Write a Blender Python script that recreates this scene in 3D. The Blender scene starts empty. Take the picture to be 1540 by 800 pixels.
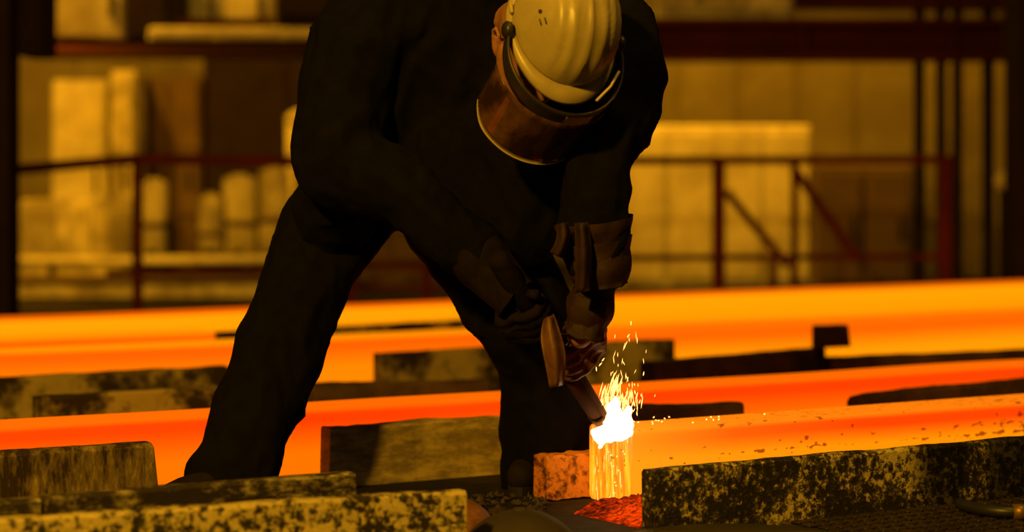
import bpy, bmesh, math, random
from mathutils import Vector, Matrix, noise
random.seed(7)
SC = bpy.context.scene
COL = SC.collection

# ------------------------------------------------------------------ camera, world, lamps
FPX, HC, HY, CX = 3500.0, 0.80, 252.0, 770.0      # focal length in px, camera height, horizon row, centre column
cam_d = bpy.data.cameras.new('camera'); cam = bpy.data.objects.new('camera', cam_d); COL.objects.link(cam)
cam.location = (0, 0, HC); cam.rotation_euler = (math.radians(90), 0, 0)
cam_d.sensor_width = 36.0; cam_d.lens = 36.0 * FPX / 1540.0
cam_d.shift_y = -(400.0 - HY) / 1540.0
cam_d.clip_end = 200
cam_d.dof.use_dof = True; cam_d.dof.focus_distance = 5.35; cam_d.dof.aperture_fstop = 1.75
SC.camera = cam
SC.view_settings.view_transform = 'Standard'; SC.view_settings.look = 'None'
SC.view_settings.exposure = 0.0; SC.view_settings.gamma = 1.0; SC.view_settings.use_curve_mapping = False

world = bpy.data.worlds.new('world'); SC.world = world; world.use_nodes = True
wb = world.node_tree.nodes['Background']; wb.inputs[0].default_value = (1.0, 0.62, 0.42, 1); wb.inputs[1].default_value = 0.02

def lamp(name, loc, target, power, color, size=0.6, spread=180):
    d = bpy.data.lights.new(name, 'AREA'); d.energy = power; d.color = color; d.shape = 'DISK'; d.size = size
    d.spread = math.radians(spread)
    o = bpy.data.objects.new(name, d); COL.objects.link(o); o.location = loc
    o.rotation_euler = (Vector(target) - Vector(loc)).to_track_quat('-Z', 'Y').to_euler()
    return o
lamp('hall_lamp_front', (-2.1, 0.4, 3.4), (0.2, 5.4, 0.2), 370, (1, 0.51, 0.025), 0.35)
lamp('hall_lamp_overhead', (1.5, 4.3, 4.6), (0.3, 5.3, 0.6), 50, (1, 0.52, 0.03), 0.3)
lamp('hall_lamp_back_left', (-4.2, 12.6, 5.2), (-3.0, 17.5, 0.6), 420, (1, 0.43, 0.008), 0.6)
lamp('added_fill_side_left', (-2.92, 13.15, 1.2), (-1.7, 15.8, 0.7), 34, (1, 0.43, 0.008), 0.14)  # added fill light, hidden behind the left column, to brighten the tanks
lamp('hall_lamp_back_right', (1.35, 14.75, 2.9), (1.35, 15.6, 0.5), 75, (1, 0.43, 0.008), 0.3)
lamp('hall_lamp_far_right', (3.1, 14.8, 3.0), (3.0, 16.2, 0.5), 45, (1, 0.43, 0.008), 0.3)

# ------------------------------------------------------------------ helpers
def P(px, py, Y):
    return Vector(((px - CX) * Y / FPX, Y, HC - (py - HY) * Y / FPX))
def G(px, py, z):
    return P(px, py, FPX * (HC - z) / (py - HY))

def link(name, me, mat=None, parent=None, smooth=False):
    o = bpy.data.objects.new(name, me); COL.objects.link(o)
    if mat is not None and len(me.materials) == 0: me.materials.append(mat)
    if smooth:
        for p in me.polygons: p.use_smooth = True
    if parent is not None: o.parent = parent
    return o
def from_bm(name, bm, mat=None, parent=None, smooth=False):
    bmesh.ops.recalc_face_normals(bm, faces=bm.faces[:])
    me = bpy.data.meshes.new(name); bm.to_mesh(me); bm.free()
    return link(name, me, mat, parent, smooth)
def tag(o, label=None, cat=None, group=None, kind=None):
    if label: o['label'] = label
    if cat: o['category'] = cat
    if group: o['group'] = group
    if kind: o['kind'] = kind
    return o
def empty(name, loc=(0, 0, 0), label=None, cat=None, group=None, rz=0):
    o = bpy.data.objects.new(name, None); COL.objects.link(o); o.location = loc; o.rotation_euler.z = rz
    o.empty_display_size = 0.1
    return tag(o, label, cat, group)

def b_box(bm, x0, x1, y0, y1, z0, z1, bevel=0.0):
    r = bmesh.ops.create_cube(bm, size=1.0)
    vs = r['verts']
    for v in vs:
        v.co = Vector((x0 + (v.co.x + .5) * (x1 - x0), y0 + (v.co.y + .5) * (y1 - y0), z0 + (v.co.z + .5) * (z1 - z0)))
    if bevel > 0:
        es = list({e for v in vs for e in v.link_edges})
        bmesh.ops.bevel(bm, geom=es, offset=bevel, segments=1, affect='EDGES', profile=.5)
def box(name, x0, x1, y0, y1, z0, z1, mat, parent=None, bevel=0.0):
    bm = bmesh.new(); b_box(bm, x0, x1, y0, y1, z0, z1, bevel)
    return from_bm(name, bm, mat, parent)
def b_tube(bm, pts, rad, seg=12, cap=True):
    """tube along points; rad a number or a list"""
    pts = [Vector(p) for p in pts]; n = len(pts)
    rads = rad if isinstance(rad, (list, tuple)) else [rad] * n
    rings = []; ref = None
    for i, p in enumerate(pts):
        t = (pts[min(i + 1, n - 1)] - pts[max(i - 1, 0)]).normalized()
        if ref is None:
            ref = t.orthogonal().normalized()
        else:
            ref = (ref - t * ref.dot(t)).normalized()
        b = t.cross(ref)
        rings.append([bm.verts.new(p + (ref * math.cos(a) + b * math.sin(a)) * rads[i]) for a in [2 * math.pi * k / seg for k in range(seg)]])
    for A, B in zip(rings, rings[1:]):
        for k in range(seg):
            bm.faces.new((A[k], A[(k + 1) % seg], B[(k + 1) % seg], B[k]))
    if cap:
        bm.faces.new(rings[0][::-1]); bm.faces.new(rings[-1])
def tube(name, pts, rad, mat, parent=None, seg=12, smooth=True):
    bm = bmesh.new(); b_tube(bm, pts, rad, seg)
    return from_bm(name, bm, mat, parent, smooth)
def b_bar(bm, a, b, w, h=None):
    """square bar from a to b"""
    h = h or w; a = Vector(a); b = Vector(b); t = (b - a).normalized()
    up = Vector((0, 0, 1)) if abs(t.z) < .95 else Vector((0, 1, 0))
    s = t.cross(up).normalized(); u = s.cross(t)
    vs = []
    for p in (a, b):
        vs.append([bm.verts.new(p + s * (i * w / 2) + u * (j * h / 2)) for i, j in ((-1, -1), (1, -1), (1, 1), (-1, 1))])
    A, B = vs
    for k in range(4): bm.faces.new((A[k], A[(k + 1) % 4], B[(k + 1) % 4], B[k]))
    bm.faces.new(A[::-1]); bm.faces.new(B)
def bar(name, a, b, w, mat, parent=None, h=None):
    bm = bmesh.new(); b_bar(bm, a, b, w, h)
    return from_bm(name, bm, mat, parent)
def b_lathe(bm, prof, seg=32, mtx=None):
    rings = []
    for r, z in prof:
        if r < 1e-6: rings.append([bm.verts.new((0, 0, z))])
        else: rings.append([bm.verts.new((r * math.cos(2 * math.pi * k / seg), r * math.sin(2 * math.pi * k / seg), z)) for k in range(seg)])
    for A, B in zip(rings, rings[1:]):
        for k in range(seg):
            q = [A[k % len(A)], A[(k + 1) % len(A)], B[(k + 1) % len(B)], B[k % len(B)]]
            u = []
            for v in q:
                if v not in u: u.append(v)
            if len(u) >= 3: bm.faces.new(u)
    if mtx is not None: bmesh.ops.transform(bm, matrix=mtx, verts=[v for R in rings for v in R])

# ------------------------------------------------------------------ materials
def new_mat(name):
    m = bpy.data.materials.new(name); m.use_nodes = True
    nt = m.node_tree; nt.nodes.clear()
    out = nt.nodes.new('ShaderNodeOutputMaterial')
    return m, nt, out
def nd(nt, typ, **kw):
    n = nt.nodes.new(typ)
    for k, v in kw.items():
        if k.startswith('i_'): n.inputs[k[2:].replace('_', ' ')].default_value = v
        else: setattr(n, k, v)
    return n
def ramp(nt, fac, stops, interp='LINEAR'):
    r = nt.nodes.new('ShaderNodeValToRGB'); r.color_ramp.interpolation = interp
    els = r.color_ramp.elements
    while len(els) < len(stops): els.new(.5)
    for e, (p, c) in zip(els, stops):
        e.position = p; e.color = (*c, 1) if len(c) == 3 else c
    nt.links.new(fac, r.inputs[0])
    return r
def noise_tex(nt, scale, detail=8, rough=.6, stretch=(1, 1, 1), coord='Object', offset=0):
    tc = nd(nt, 'ShaderNodeTexCoord'); mp = nd(nt, 'ShaderNodeMapping')
    mp.inputs['Scale'].default_value = stretch; mp.inputs['Location'].default_value = (offset, offset * .7, offset * .3)
    nt.links.new(tc.outputs[coord], mp.inputs[0])
    t = nd(nt, 'ShaderNodeTexNoise'); t.inputs['Scale'].default_value = scale
    t.inputs['Detail'].default_value = detail; t.inputs['Roughness'].default_value = rough
    nt.links.new(mp.outputs[0], t.inputs['Vector'])
    return t.outputs[0]
def math_n(nt, op, a, b=None, c=None):
    n = nd(nt, 'ShaderNodeMath', operation=op)
    for i, v in enumerate((a, b, c)):
        if v is None: continue
        if isinstance(v, (int, float)): n.inputs[i].default_value = v
        else: nt.links.new(v, n.inputs[i])
    return n.outputs[0]

def worn(name, light=(.46, .44, .24), dark=(.022, .017, .012), mid=None, scale=22, cover=.5, soft=.05, stretch=(1, 1, 1), big=3.0, big_amt=.5, rough=.6, bump=.35, off=0.0, metal=0.0, shade_bands=None, length=1.0):
    """old flaking paint / lime crust over dark scaled steel"""
    m, nt, out = new_mat(name)
    b = nd(nt, 'ShaderNodeBsdfPrincipled'); b.inputs['Roughness'].default_value = rough; b.inputs['Metallic'].default_value = metal; b.inputs['Specular IOR Level'].default_value = .25
    n1 = noise_tex(nt, scale, 10, .68, stretch, offset=off)
    n2 = noise_tex(nt, big, 4, .55, stretch, offset=off + 3.3)
    n3 = noise_tex(nt, scale * 5, 6, .7, stretch, offset=off + 1.1)
    f = math_n(nt, 'ADD', n1, math_n(nt, 'MULTIPLY', math_n(nt, 'SUBTRACT', n2, .5), big_amt))
    f = math_n(nt, 'ADD', f, math_n(nt, 'MULTIPLY', math_n(nt, 'SUBTRACT', n3, .5), .22))
    t = 1 - cover
    mid = mid or tuple(.5 * a + .5 * c for a, c in zip(dark, light))
    r = ramp(nt, f, [(max(0, t - soft * 2.2), dark), (t - soft * .3, tuple(c * .9 for c in mid)), (t + soft, light), (min(1, t + soft + .22), tuple(min(1, c * 1.18) for c in light))])
    colr = r.outputs[0]
    if shade_bands:      # broad shadow bands painted into the colour along the beam
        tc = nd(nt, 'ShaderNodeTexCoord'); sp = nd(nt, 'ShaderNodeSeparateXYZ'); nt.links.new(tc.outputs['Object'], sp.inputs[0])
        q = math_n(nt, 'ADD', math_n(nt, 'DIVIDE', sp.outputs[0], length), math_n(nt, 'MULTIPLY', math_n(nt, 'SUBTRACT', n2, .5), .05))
        sr = ramp(nt, q, [(p, (v, v, v)) for p, v in shade_bands])
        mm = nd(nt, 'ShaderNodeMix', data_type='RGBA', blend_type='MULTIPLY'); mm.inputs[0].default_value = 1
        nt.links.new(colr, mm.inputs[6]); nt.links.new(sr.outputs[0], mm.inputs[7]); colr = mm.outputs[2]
    nt.links.new(colr, b.inputs['Base Color'])
    bp = nd(nt, 'ShaderNodeBump'); bp.inputs['Strength'].default_value = bump; bp.inputs['Distance'].default_value = .01
    nt.links.new(f, bp.inputs['Height']); nt.links.new(bp.outputs[0], b.inputs['Normal'])
    nt.links.new(b.outputs[0], out.inputs[0])
    return m
def plain(name, col, rough=.6, metal=0.0, var=.25, scale=8, bump=.1, stretch=(1, 1, 1), spec=.5):
    m, nt, out = new_mat(name)
    b = nd(nt, 'ShaderNodeBsdfPrincipled'); b.inputs['Roughness'].default_value = rough; b.inputs['Metallic'].default_value = metal
    b.inputs['Specular IOR Level'].default_value = spec
    n1 = noise_tex(nt, scale, 6, .6, stretch)
    r = ramp(nt, n1, [(.3, tuple(c * (1 - var) for c in col)), (.7, tuple(min(1, c * (1 + var)) for c in col))])
    nt.links.new(r.outputs[0], b.inputs['Base Color'])
    if bump:
        bp = nd(nt, 'ShaderNodeBump'); bp.inputs['Strength'].default_value = bump; bp.inputs['Distance'].default_value = .01
        nt.links.new(n1, bp.inputs['Height']); nt.links.new(bp.outputs[0], b.inputs['Normal'])
    nt.links.new(b.outputs[0], out.inputs[0])
    return m
def hot(name, top, upper, lower, strength=1.0, size=.18, spots=0.0, cut=False, knee=(.40, .64)):
    """glowing steel: the skin is cooler below the upper arris, hotter towards the belly and on top; dark scale flakes"""
    m, nt, out = new_mat(name)
    tc = nd(nt, 'ShaderNodeTexCoord'); sp = nd(nt, 'ShaderNodeSeparateXYZ'); nt.links.new(tc.outputs['Object'], sp.inputs[0])
    z = math_n(nt, 'DIVIDE', sp.outputs[2], size)
    nz = noise_tex(nt, 2.2, 4, .5, (.5, 1, 1)); z = math_n(nt, 'ADD', z, math_n(nt, 'MULTIPLY', math_n(nt, 'SUBTRACT', nz, .5), .10))
    md = tuple(.55 * a + .45 * b_ for a, b_ in zip(upper, lower))
    edge = tuple(a * .55 + b_ * .45 for a, b_ in zip(top, upper))
    low = tuple(c * .8 for c in upper)
    r = ramp(nt, z, [(0, low), (.07, lower), (knee[0], lower), (knee[1], md), (.84, upper), (.93, upper), (.985, edge)])
    sn = nd(nt, 'ShaderNodeSeparateXYZ'); nt.links.new(tc.outputs['Normal'], sn.inputs[0])
    tf = math_n(nt, 'SMOOTH_MIN', 1.0, math_n(nt, 'MAXIMUM', 0.0, math_n(nt, 'MULTIPLY', math_n(nt, 'SUBTRACT', sn.outputs[2], .45), 3.0)), .01)
    mx = nd(nt, 'ShaderNodeMix', data_type='RGBA'); nt.links.new(tf, mx.inputs[0]); nt.links.new(r.outputs[0], mx.inputs[6]); mx.inputs[7].default_value = (*top, 1)
    colr = mx.outputs[2]
    if cut:   # the torch-cut end is hotter
        ex = ramp(nt, math_n(nt, 'DIVIDE', sp.outputs[0], 1.2), [(0.0, (1, 1, 1)), (.06, (.8,) * 3), (.25, (.25,) * 3), (.6, (0, 0, 0))])
        m2 = nd(nt, 'ShaderNodeMix', data_type='RGBA'); nt.links.new(math_n(nt, 'MULTIPLY', ex.outputs[0], .8), m2.inputs[0]); nt.links.new(colr, m2.inputs[6]); m2.inputs[7].default_value = (1.2, .35, .008, 1)
        colr = m2.outputs[2]
        # drip streaks on the end face itself
        st = noise_tex(nt, 60, 5, .6, (1, 1, .12)); sr = ramp(nt, st, [(.38, (.8, .6, .5)), (.5, (1, 1, 1)), (.66, (1.6, 1.9, 3.0))])
        ef = ramp(nt, math_n(nt, 'MULTIPLY', sn.outputs[0], -1), [(.6, (0, 0, 0)), (.9, (1, 1, 1))])
        m3 = nd(nt, 'ShaderNodeMix', data_type='RGBA', blend_type='MULTIPLY'); nt.links.new(ef.outputs[0], m3.inputs[0]); nt.links.new(colr, m3.inputs[6]); nt.links.new(sr.outputs[0], m3.inputs[7])
        colr = m3.outputs[2]
    e = nd(nt, 'ShaderNodeEmission')
    if spots > 0:
        s = noise_tex(nt, 55, 6, .6, (.55, 1, 1), offset=2); big = noise_tex(nt, 3.0, 2, .5, offset=5)
        band = ramp(nt, z, [(.50, (.3,) * 3), (.57, (.2,) * 3), (.61, (.95,) * 3), (.65, (.2,) * 3), (.74, (.55,) * 3), (.80, (.1,) * 3), (.95, (.05,) * 3), (1, (.4,) * 3)])
        g = math_n(nt, 'ADD', s, math_n(nt, 'MULTIPLY', band.outputs[0], .2)); g = math_n(nt, 'ADD', g, math_n(nt, 'MULTIPLY', math_n(nt, 'SUBTRACT', big, .5), .3))
        sr = ramp(nt, g, [(.675, (1, 1, 1)), (.71, (.30, .10, .06))])
        mm = nd(nt, 'ShaderNodeMix', data_type='RGBA', blend_type='MULTIPLY'); mm.inputs[0].default_value = spots
        nt.links.new(colr, mm.inputs[6]); nt.links.new(sr.outputs[0], mm.inputs[7]); colr = mm.outputs[2]
    nt.links.new(colr, e.inputs[0]); e.inputs[1].default_value = strength
    b = nd(nt, 'ShaderNodeBsdfPrincipled'); b.inputs['Base Color'].default_value = (.03, .02, .015, 1); b.inputs['Roughness'].default_value = .7
    ad = nd(nt, 'ShaderNodeAddShader'); nt.links.new(e.outputs[0], ad.inputs[0]); nt.links.new(b.outputs[0], ad.inputs[1])
    nt.links.new(ad.outputs[0], out.inputs[0])
    return m
def glow(name, col, strength):
    m, nt, out = new_mat(name); e = nd(nt, 'ShaderNodeEmission'); e.inputs[0].default_value = (*col, 1); e.inputs[1].default_value = strength
    nt.links.new(e.outputs[0], out.inputs[0]); return m

M = {}
M['floor'] = worn('scaled_floor', light=(.020, .013, .009), dark=(.006, .0045, .004), scale=18, cover=.42, soft=.08, rough=.8, bump=.6)
M['yard'] = worn('far_floor', light=(.20, .15, .08), dark=(.05, .035, .02), scale=2.2, cover=.45, soft=.12, rough=.75)
M['crust'] = worn('lime_crusted_steel', light=(.54, .43, .14), dark=(.022, .016, .010), scale=50, cover=.53, soft=.03, off=1.0, big=7, big_amt=.75, bump=.6)
M['crust2'] = worn('lime_crusted_steel_dense', light=(.58, .47, .17), dark=(.018, .014, .009), mid=(.13, .10, .04), scale=75, cover=.44, soft=.045, off=7.0, big=6, big_amt=.6, bump=.6, shade_bands=((.59, 1), (.645, .15), (.72, .13), (.745, .8), (.775, .75), (.805, .10), (1, .07)), length=1.24)  # shadow bands on its right part are painted into the colour
M['streak'] = worn('streaked_steel', light=(.36, .26, .09), dark=(.03, .018, .010), scale=30, cover=.44, soft=.08, stretch=(1, 1, .28), off=4.0, big_amt=.6)
M['olive'] = worn('banded_crust_steel', light=(.46, .35, .11), dark=(.05, .033, .012), scale=22, cover=.5, soft=.12, stretch=(.35, 1, 1), off=9.0)
M['olive2'] = worn('mottled_steel', light=(.34, .26, .09), dark=(.025, .016, .010), scale=14, cover=.45, soft=.07, off=12.0, big_amt=1.0, big=5)
M['brown'] = worn('brown_scaled_steel', light=(.085, .045, .022), dark=(.022, .013, .009), scale=14, cover=.5, soft=.12, off=15.0)
M['ledge'] = worn('dark_ledge_steel', light=(.33, .27, .13), dark=(.024, .017, .011), scale=34, cover=.42, soft=.05, stretch=(.5, 1, 1), off=18.0)
M['orange_lit_block'] = worn('pitted_block', light=(.58, .20, .02), dark=(.05, .012, .003), scale=46, cover=.55, soft=.05, off=21.0)  # orange light from the hot metal is put into the grey steel's colour
M['rust'] = worn('rusty_steel', light=(.30, .12, .04), dark=(.08, .03, .012), scale=30, cover=.5, soft=.1, off=23.0)
M['blackiron'] = plain('black_iron', (.026, .017, .009), .75, 0.0, .3, 12, .08)
M['tread'] = plain('tread_plate', (.050, .036, .018), .34, 0.5, .3, 20, .1)
M['hotA'] = hot('hot_steel_yellow', (1.0, .15, .0), (1.1, .13, .0), (1.2, .34, .001), 1.0)
M['hotA2'] = hot('hot_steel_amber', (1.05, .27, .0), (1.1, .115, .0), (1.15, .25, .0), 1.0)
M['hotA3'] = hot('hot_steel_bright', (1.0, .12, .0), (1.2, .37, .001), (1.2, .33, .0), 1.0)
M['hotB'] = hot('hot_steel_orange', (1.0, .14, .0), (1.0, .05, .0), (1.05, .18, .0), 1.0)
M['hotC'] = hot('hot_steel_cut_bar', (1.0, .20, .002), (1.0, .055, .0), (1.1, .29, .001), 1.0, spots=.9, cut=True, knee=(.60, .72))
M['cloth'] = plain('black_work_cloth', (.0048, .0042, .0042), .95, 0, .2, 30, .15, spec=.05)
M['trouser'] = plain('black_trouser_cloth', (.0052, .0045, .0042), .95, 0, .2, 30, .15, spec=.05)
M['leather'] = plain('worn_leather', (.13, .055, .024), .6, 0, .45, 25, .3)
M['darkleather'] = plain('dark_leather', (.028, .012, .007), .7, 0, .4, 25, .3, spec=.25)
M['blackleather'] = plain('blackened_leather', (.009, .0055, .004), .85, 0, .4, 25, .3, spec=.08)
M['boot'] = plain('boot_leather', (.012, .008, .007), .8, 0, .3, 20, .2, spec=.1)
M['skin'] = plain('skin', (.30, .13, .085), .6, 0, .12, 14, .05, spec=.3)
M['eye'] = plain('eye_white', (.6, .55, .5), .3, 0, .05, 3, 0)
M['shell'] = plain('helmet_plastic', (.36, .29, .13), .38, 0, .22, 9, .04, (1, 1, 1))
M['band'] = plain('black_plastic', (.02, .016, .014), .42, 0, .2, 12, .05)
M['strap'] = plain('pale_strap', (.5, .40, .24), .7, 0, .2, 20, .1)
M['torch'] = plain('brown_torch_tube', (.06, .020, .005), .9, .0, .35, 18, .1, spec=.1)
M['brass'] = plain('old_brass', (.22, .13, .05), .45, .6, .25, 20, .1)
M['hose'] = plain('black_rubber', (.015, .014, .014), .45, 0, .2, 10, .05)
M['pale'] = worn('pale_painted_sheet', light=(.62, .55, .40), dark=(.16, .11, .06), scale=1.8, cover=.62, soft=.16, rough=.6, bump=.05, big=.8)
M['pale2'] = worn('blotched_pale_sheet', light=(.55, .48, .34), dark=(.06, .04, .02), scale=2.6, cover=.5, soft=.12, rough=.6, bump=.05, big=1.1, off=5)
M['dimsheet'] = worn('grey_sheet', light=(.20, .17, .11), dark=(.10, .075, .045), scale=1.4, cover=.5, soft=.2, rough=.7, bump=.05, big=.7)
M['brownsheet'] = worn('brown_sheet', light=(.13, .08, .035), dark=(.06, .035, .018), scale=1.6, cover=.5, soft=.2, rough=.7, bump=.05, big=.7, off=8)
M['darksteel'] = plain('dark_structural_steel', (.020, .012, .011), .85, 0, .3, 3, .05, spec=.1)
M['redsteel'] = plain('red_painted_steel', (.085, .006, .005), .75, 0, .35, 4, .05, spec=.2)
M['darkred'] = plain('dark_red_painted_steel', (.050, .005, .006), .75, 0, .35, 2, .05, spec=.15)

def shield_mat():
    m, nt, out = new_mat('tinted_shield')
    t = nd(nt, 'ShaderNodeBsdfTransparent'); t.inputs[0].default_value = (.52, .30, .17, 1)
    g = nd(nt, 'ShaderNodeBsdfGlossy'); g.inputs[0].default_value = (.9, .85, .8, 1); g.inputs[1].default_value = .12
    d = nd(nt, 'ShaderNodeBsdfDiffuse'); d.inputs[0].default_value = (.22, .10, .04, 1)
    sc = noise_tex(nt, 14, 6, .65, (1, 1, .5)); r = ramp(nt, sc, [(.42, (.12,) * 3), (.70, (.65,) * 3)])
    m1 = nd(nt, 'ShaderNodeMixShader'); nt.links.new(r.outputs[0], m1.inputs[0]); nt.links.new(t.outputs[0], m1.inputs[1]); nt.links.new(d.outputs[0], m1.inputs[2])
    fr = nd(nt, 'ShaderNodeFresnel'); fr.inputs[0].default_value = 1.5
    m2 = nd(nt, 'ShaderNodeMixShader'); nt.links.new(fr.outputs[0], m2.inputs[0]); nt.links.new(m1.outputs[0], m2.inputs[1]); nt.links.new(g.outputs[0], m2.inputs[2])
    nt.links.new(m2.outputs[0], out.inputs[0]); return m
M['shield'] = shield_mat()

# ------------------------------------------------------------------ the hall
def grid_plane(name, x0, x1, y0, y1, z, mat, nx=2, ny=2):
    bm = bmesh.new()
    vs = [[bm.verts.new((x0 + (x1 - x0) * i / nx, y0 + (y1 - y0) * j / ny, z)) for i in range(nx + 1)] for j in range(ny + 1)]
    for j in range(ny):
        for i in range(nx): bm.faces.new((vs[j][i], vs[j][i + 1], vs[j + 1][i + 1], vs[j + 1][i]))
    return from_bm(name, bm, mat)
fl = grid_plane('floor', -14, 14, -3, 19.2, 0.0, M['floor'], 8, 8); tag(fl, kind='structure')

YW = 19.0
wall = empty('wall_back', (0, YW, 0)); tag(wall, 'dim ribbed sheet wall at the back of the hall', None, kind='structure')
box('wall_core', -14, 14, .06, .2, 0, 7, M['dimsheet'], wall)
for i in range(14):       # cladding panels of the back wall
    box('cladding_panel', -14 + i * 2 + .02, -14 + i * 2 + 1.98, 0, .06, 0.02, 6.98, M['dimsheet'] if i % 3 else M['brownsheet'], wall, .012)

U = Vector((math.cos(math.radians(32.05)), math.sin(math.radians(32.05)), 0)); N = Vector((-U.y, U.x, 0))
RZ = math.radians(32.05)

# ------------------------------------------------------------------ glowing billets
def billet(y770, pxl, pxr, mat, label, size=.18, rnd=.016, sag=.004, seed=0, sx=None):
    """square hot bar on the cooling bed; front edge passes (0, y770); ends near the given columns"""
    def s_at(px):
        k = (px - CX) / FPX
        return k * y770 / (U.x - k * U.y)
    s0, s1 = s_at(pxl), s_at(pxr)
    o0 = Vector((0, y770, 0)) + U * s0; L = s1 - s0
    prof = []
    for cx_, cz_, a0 in ((rnd, rnd, 180), (size - rnd, rnd, 270), (size - rnd, size - rnd, 0), (rnd, size - rnd, 90)):
        for k in range(5):
            a = math.radians(a0 + k * 22.5); prof.append((cx_ + rnd * math.cos(a), cz_ + rnd * math.sin(a)))
    bm = bmesh.new(); n = max(8, int(L / .12)); rings = []
    for i in range(n + 1):
        x = L * i / n
        dz = sag * noise.noise((x * 1.3, seed, 0)); dy = sag * noise.noise((x * 1.1, seed + 9, 3)) * 1.5
        rings.append([bm.verts.new((x, y + dy, max(.0, z + dz) + .002)) for y, z in prof])
    K = len(prof)
    for A, B in zip(rings, rings[1:]):
        for k in range(K): bm.faces.new((A[k], A[(k + 1) % K], B[(k + 1) % K], B[k]))
    bm.faces.new(rings[0]); bm.faces.new(rings[-1][::-1])
    o = from_bm('hot_billet', bm, mat); o.location = o0; o.rotation_euler.z = RZ
    tag(o, label, 'billet', 'glowing billets on the cooling bed')
    for p in o.data.polygons: p.use_smooth = False
    return o
billet(10.80, -260, 1900, M['hotA3'], 'farthest glowing yellow billet, running right across behind all the others', seed=1)
billet(9.50, -300, 323, M['hotA2'], 'glowing billet whose end stops short in the gap behind the left trouser leg', seed=2)
billet(8.85, -260, 1900, M['hotA2'], 'long orange billet just in front of the farthest yellow one', seed=3)
billet(8.46, 862, 1900, M['hotA'], 'yellow glowing billet behind the dark beam with a stub, right of the worker', seed=4)
billet(6.28, -220, 1900, M['hotB'], 'red-orange glowing billet running behind the worker\'s boots', seed=5)
cutb = billet(5.29, 951, 1900, M['hotC'], 'nearest glowing billet, its speckled end being cut by the torch', seed=6, rnd=.014)

# ------------------------------------------------------------------ skid plates standing on the bed
def plate(label, pl, pr, ztop, thick, mat, zbot=0.0, rough=.004, seed=0, bev=.006, name='steel_skid', arch=0.0, slant=(0, 0), cat='steel beam', tilt=0):
    """worn steel plate: pl, pr are the pixels of its front top corners, ztop its height"""
    A = G(*pl, ztop); B = G(*pr, ztop)
    d = B - A; L = d.length; rz = math.atan2(d.y, d.x)
    h = ztop - zbot
    prof = [(0, 0), (thick, 0), (thick, h - bev), (thick - bev, h), (bev, h), (0, h - bev)]
    bm = bmesh.new(); n = max(6, int(L / .025)); rings = []
    for i in range(n + 1):
        t = i / n; x = L * t; r = []
        for k, (y, z) in enumerate(prof):
            j = noise.noise((x * 9, seed * 3.1, k * .7)) * rough + noise.noise((x * 40, seed * 2.3, k)) * rough * .5
            jy = noise.noise((x * 12, seed, k + 20)) * rough * .7
            zz = z + (j if z > .01 else 0) - (arch * (abs(2 * t - 1) ** 4) if z > .01 else 0)
            xx = x
            if i == 0: xx += slant[0] * (z / h) + noise.noise((z * 30, seed, 1)) * rough
            if i == n: xx += slant[1] * (z / h) + noise.noise((z * 30, seed, 5)) * rough
            r.append(bm.verts.new((xx, y + jy, zz)))
        rings.append(r)
    K = len(prof)
    for a, b in zip(rings, rings[1:]):
        for k in range(K): bm.faces.new((a[k], a[(k + 1) % K], b[(k + 1) % K], b[k]))
    bm.faces.new(rings[0]); bm.faces.new(rings[-1][::-1])
    o = from_bm(name, bm, mat); o.location = (A.x, A.y, zbot); o.rotation_euler.z = rz
    return tag(o, label, cat, 'steel skids of the cooling bed')
# left, front to back
plate('front lime-crusted steel beam at the bottom left corner', (-40, 784), (702, 738), .15, .045, M['crust'], seed=1, rough=.003)
plate('thin dark beam lying just behind the front crusted beam', (73, 748), (535, 711), .16, .05, M['ledge'], seed=2, rough=.002)
plate('short speckled beam end at the left edge behind the front crusted beam', (-60, 759), (62, 751), .155, .05, M['ledge'], seed=3, rough=.003)
plate('vertically streaked brown steel beam on the left before the red-orange billet', (-60, 684), (241, 665), .15, .05, M['streak'], seed=4, slant=(0, -.016), bev=.012)
plate('banded olive steel beam between the worker\'s two legs', (495, 644), (790, 624), .15, .05, M['olive'], seed=5, rough=.006)
plate('mottled steel beam left of the worker behind the red-orange billet', (60, 597), (332, 582), .15, .06, M['olive2'], seed=6, rough=.004)
plate('far dark steel beam at left below the stacked orange billets', (-60, 571), (345, 551), .15, .06, M['olive2'], seed=7, rough=.005)
plate('low dark beam behind the legs just above the red-orange billet', (462, 577), (736, 573), .12, .06, M['brown'], seed=8)
plate('olive steel block seen between the legs against the far orange billet', (578, 532), (770, 521), .15, .07, M['olive2'], seed=9)
plate('far mottled strip filling the gap behind the end of the cut-short billet', (326, 500), (760, 478), .175, .05, M['olive2'], seed=30)
# right
plate('short olive-tipped beam right of the gloves against the far yellow billets', (840, 518), (1015, 510), .168, .05, M['olive2'], seed=11)
plate('long dark beam behind the sparks with a stub block on it', (985, 545), (1242, 523), .15, .07, M['brown'], seed=12, rough=.003)
plate('dark beam at the right edge beneath the far yellow billet', (1250, 538), (1620, 524), .13, .07, M['brown'], seed=13, rough=.003)
plate('short dark brown beam behind the cutting sparks', (930, 612), (1119, 606), .15, .05, M['brown'], seed=14, rough=.005, bev=.01)
plate('dark brown beam with rounded top at the right behind the nearest billet', (1293, 592), (1640, 562), .15, .05, M['brown'], seed=15, arch=.01, bev=.012)
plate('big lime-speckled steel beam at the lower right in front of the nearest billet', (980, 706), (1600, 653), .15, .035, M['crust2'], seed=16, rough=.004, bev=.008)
sb = plate('small dark stub block standing on the long dark beam', (1237, 490), (1280, 488), .235, .06, M['brown'], zbot=.155, seed=17, slant=(0, -.012), name='stub_block', cat='steel block')

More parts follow.
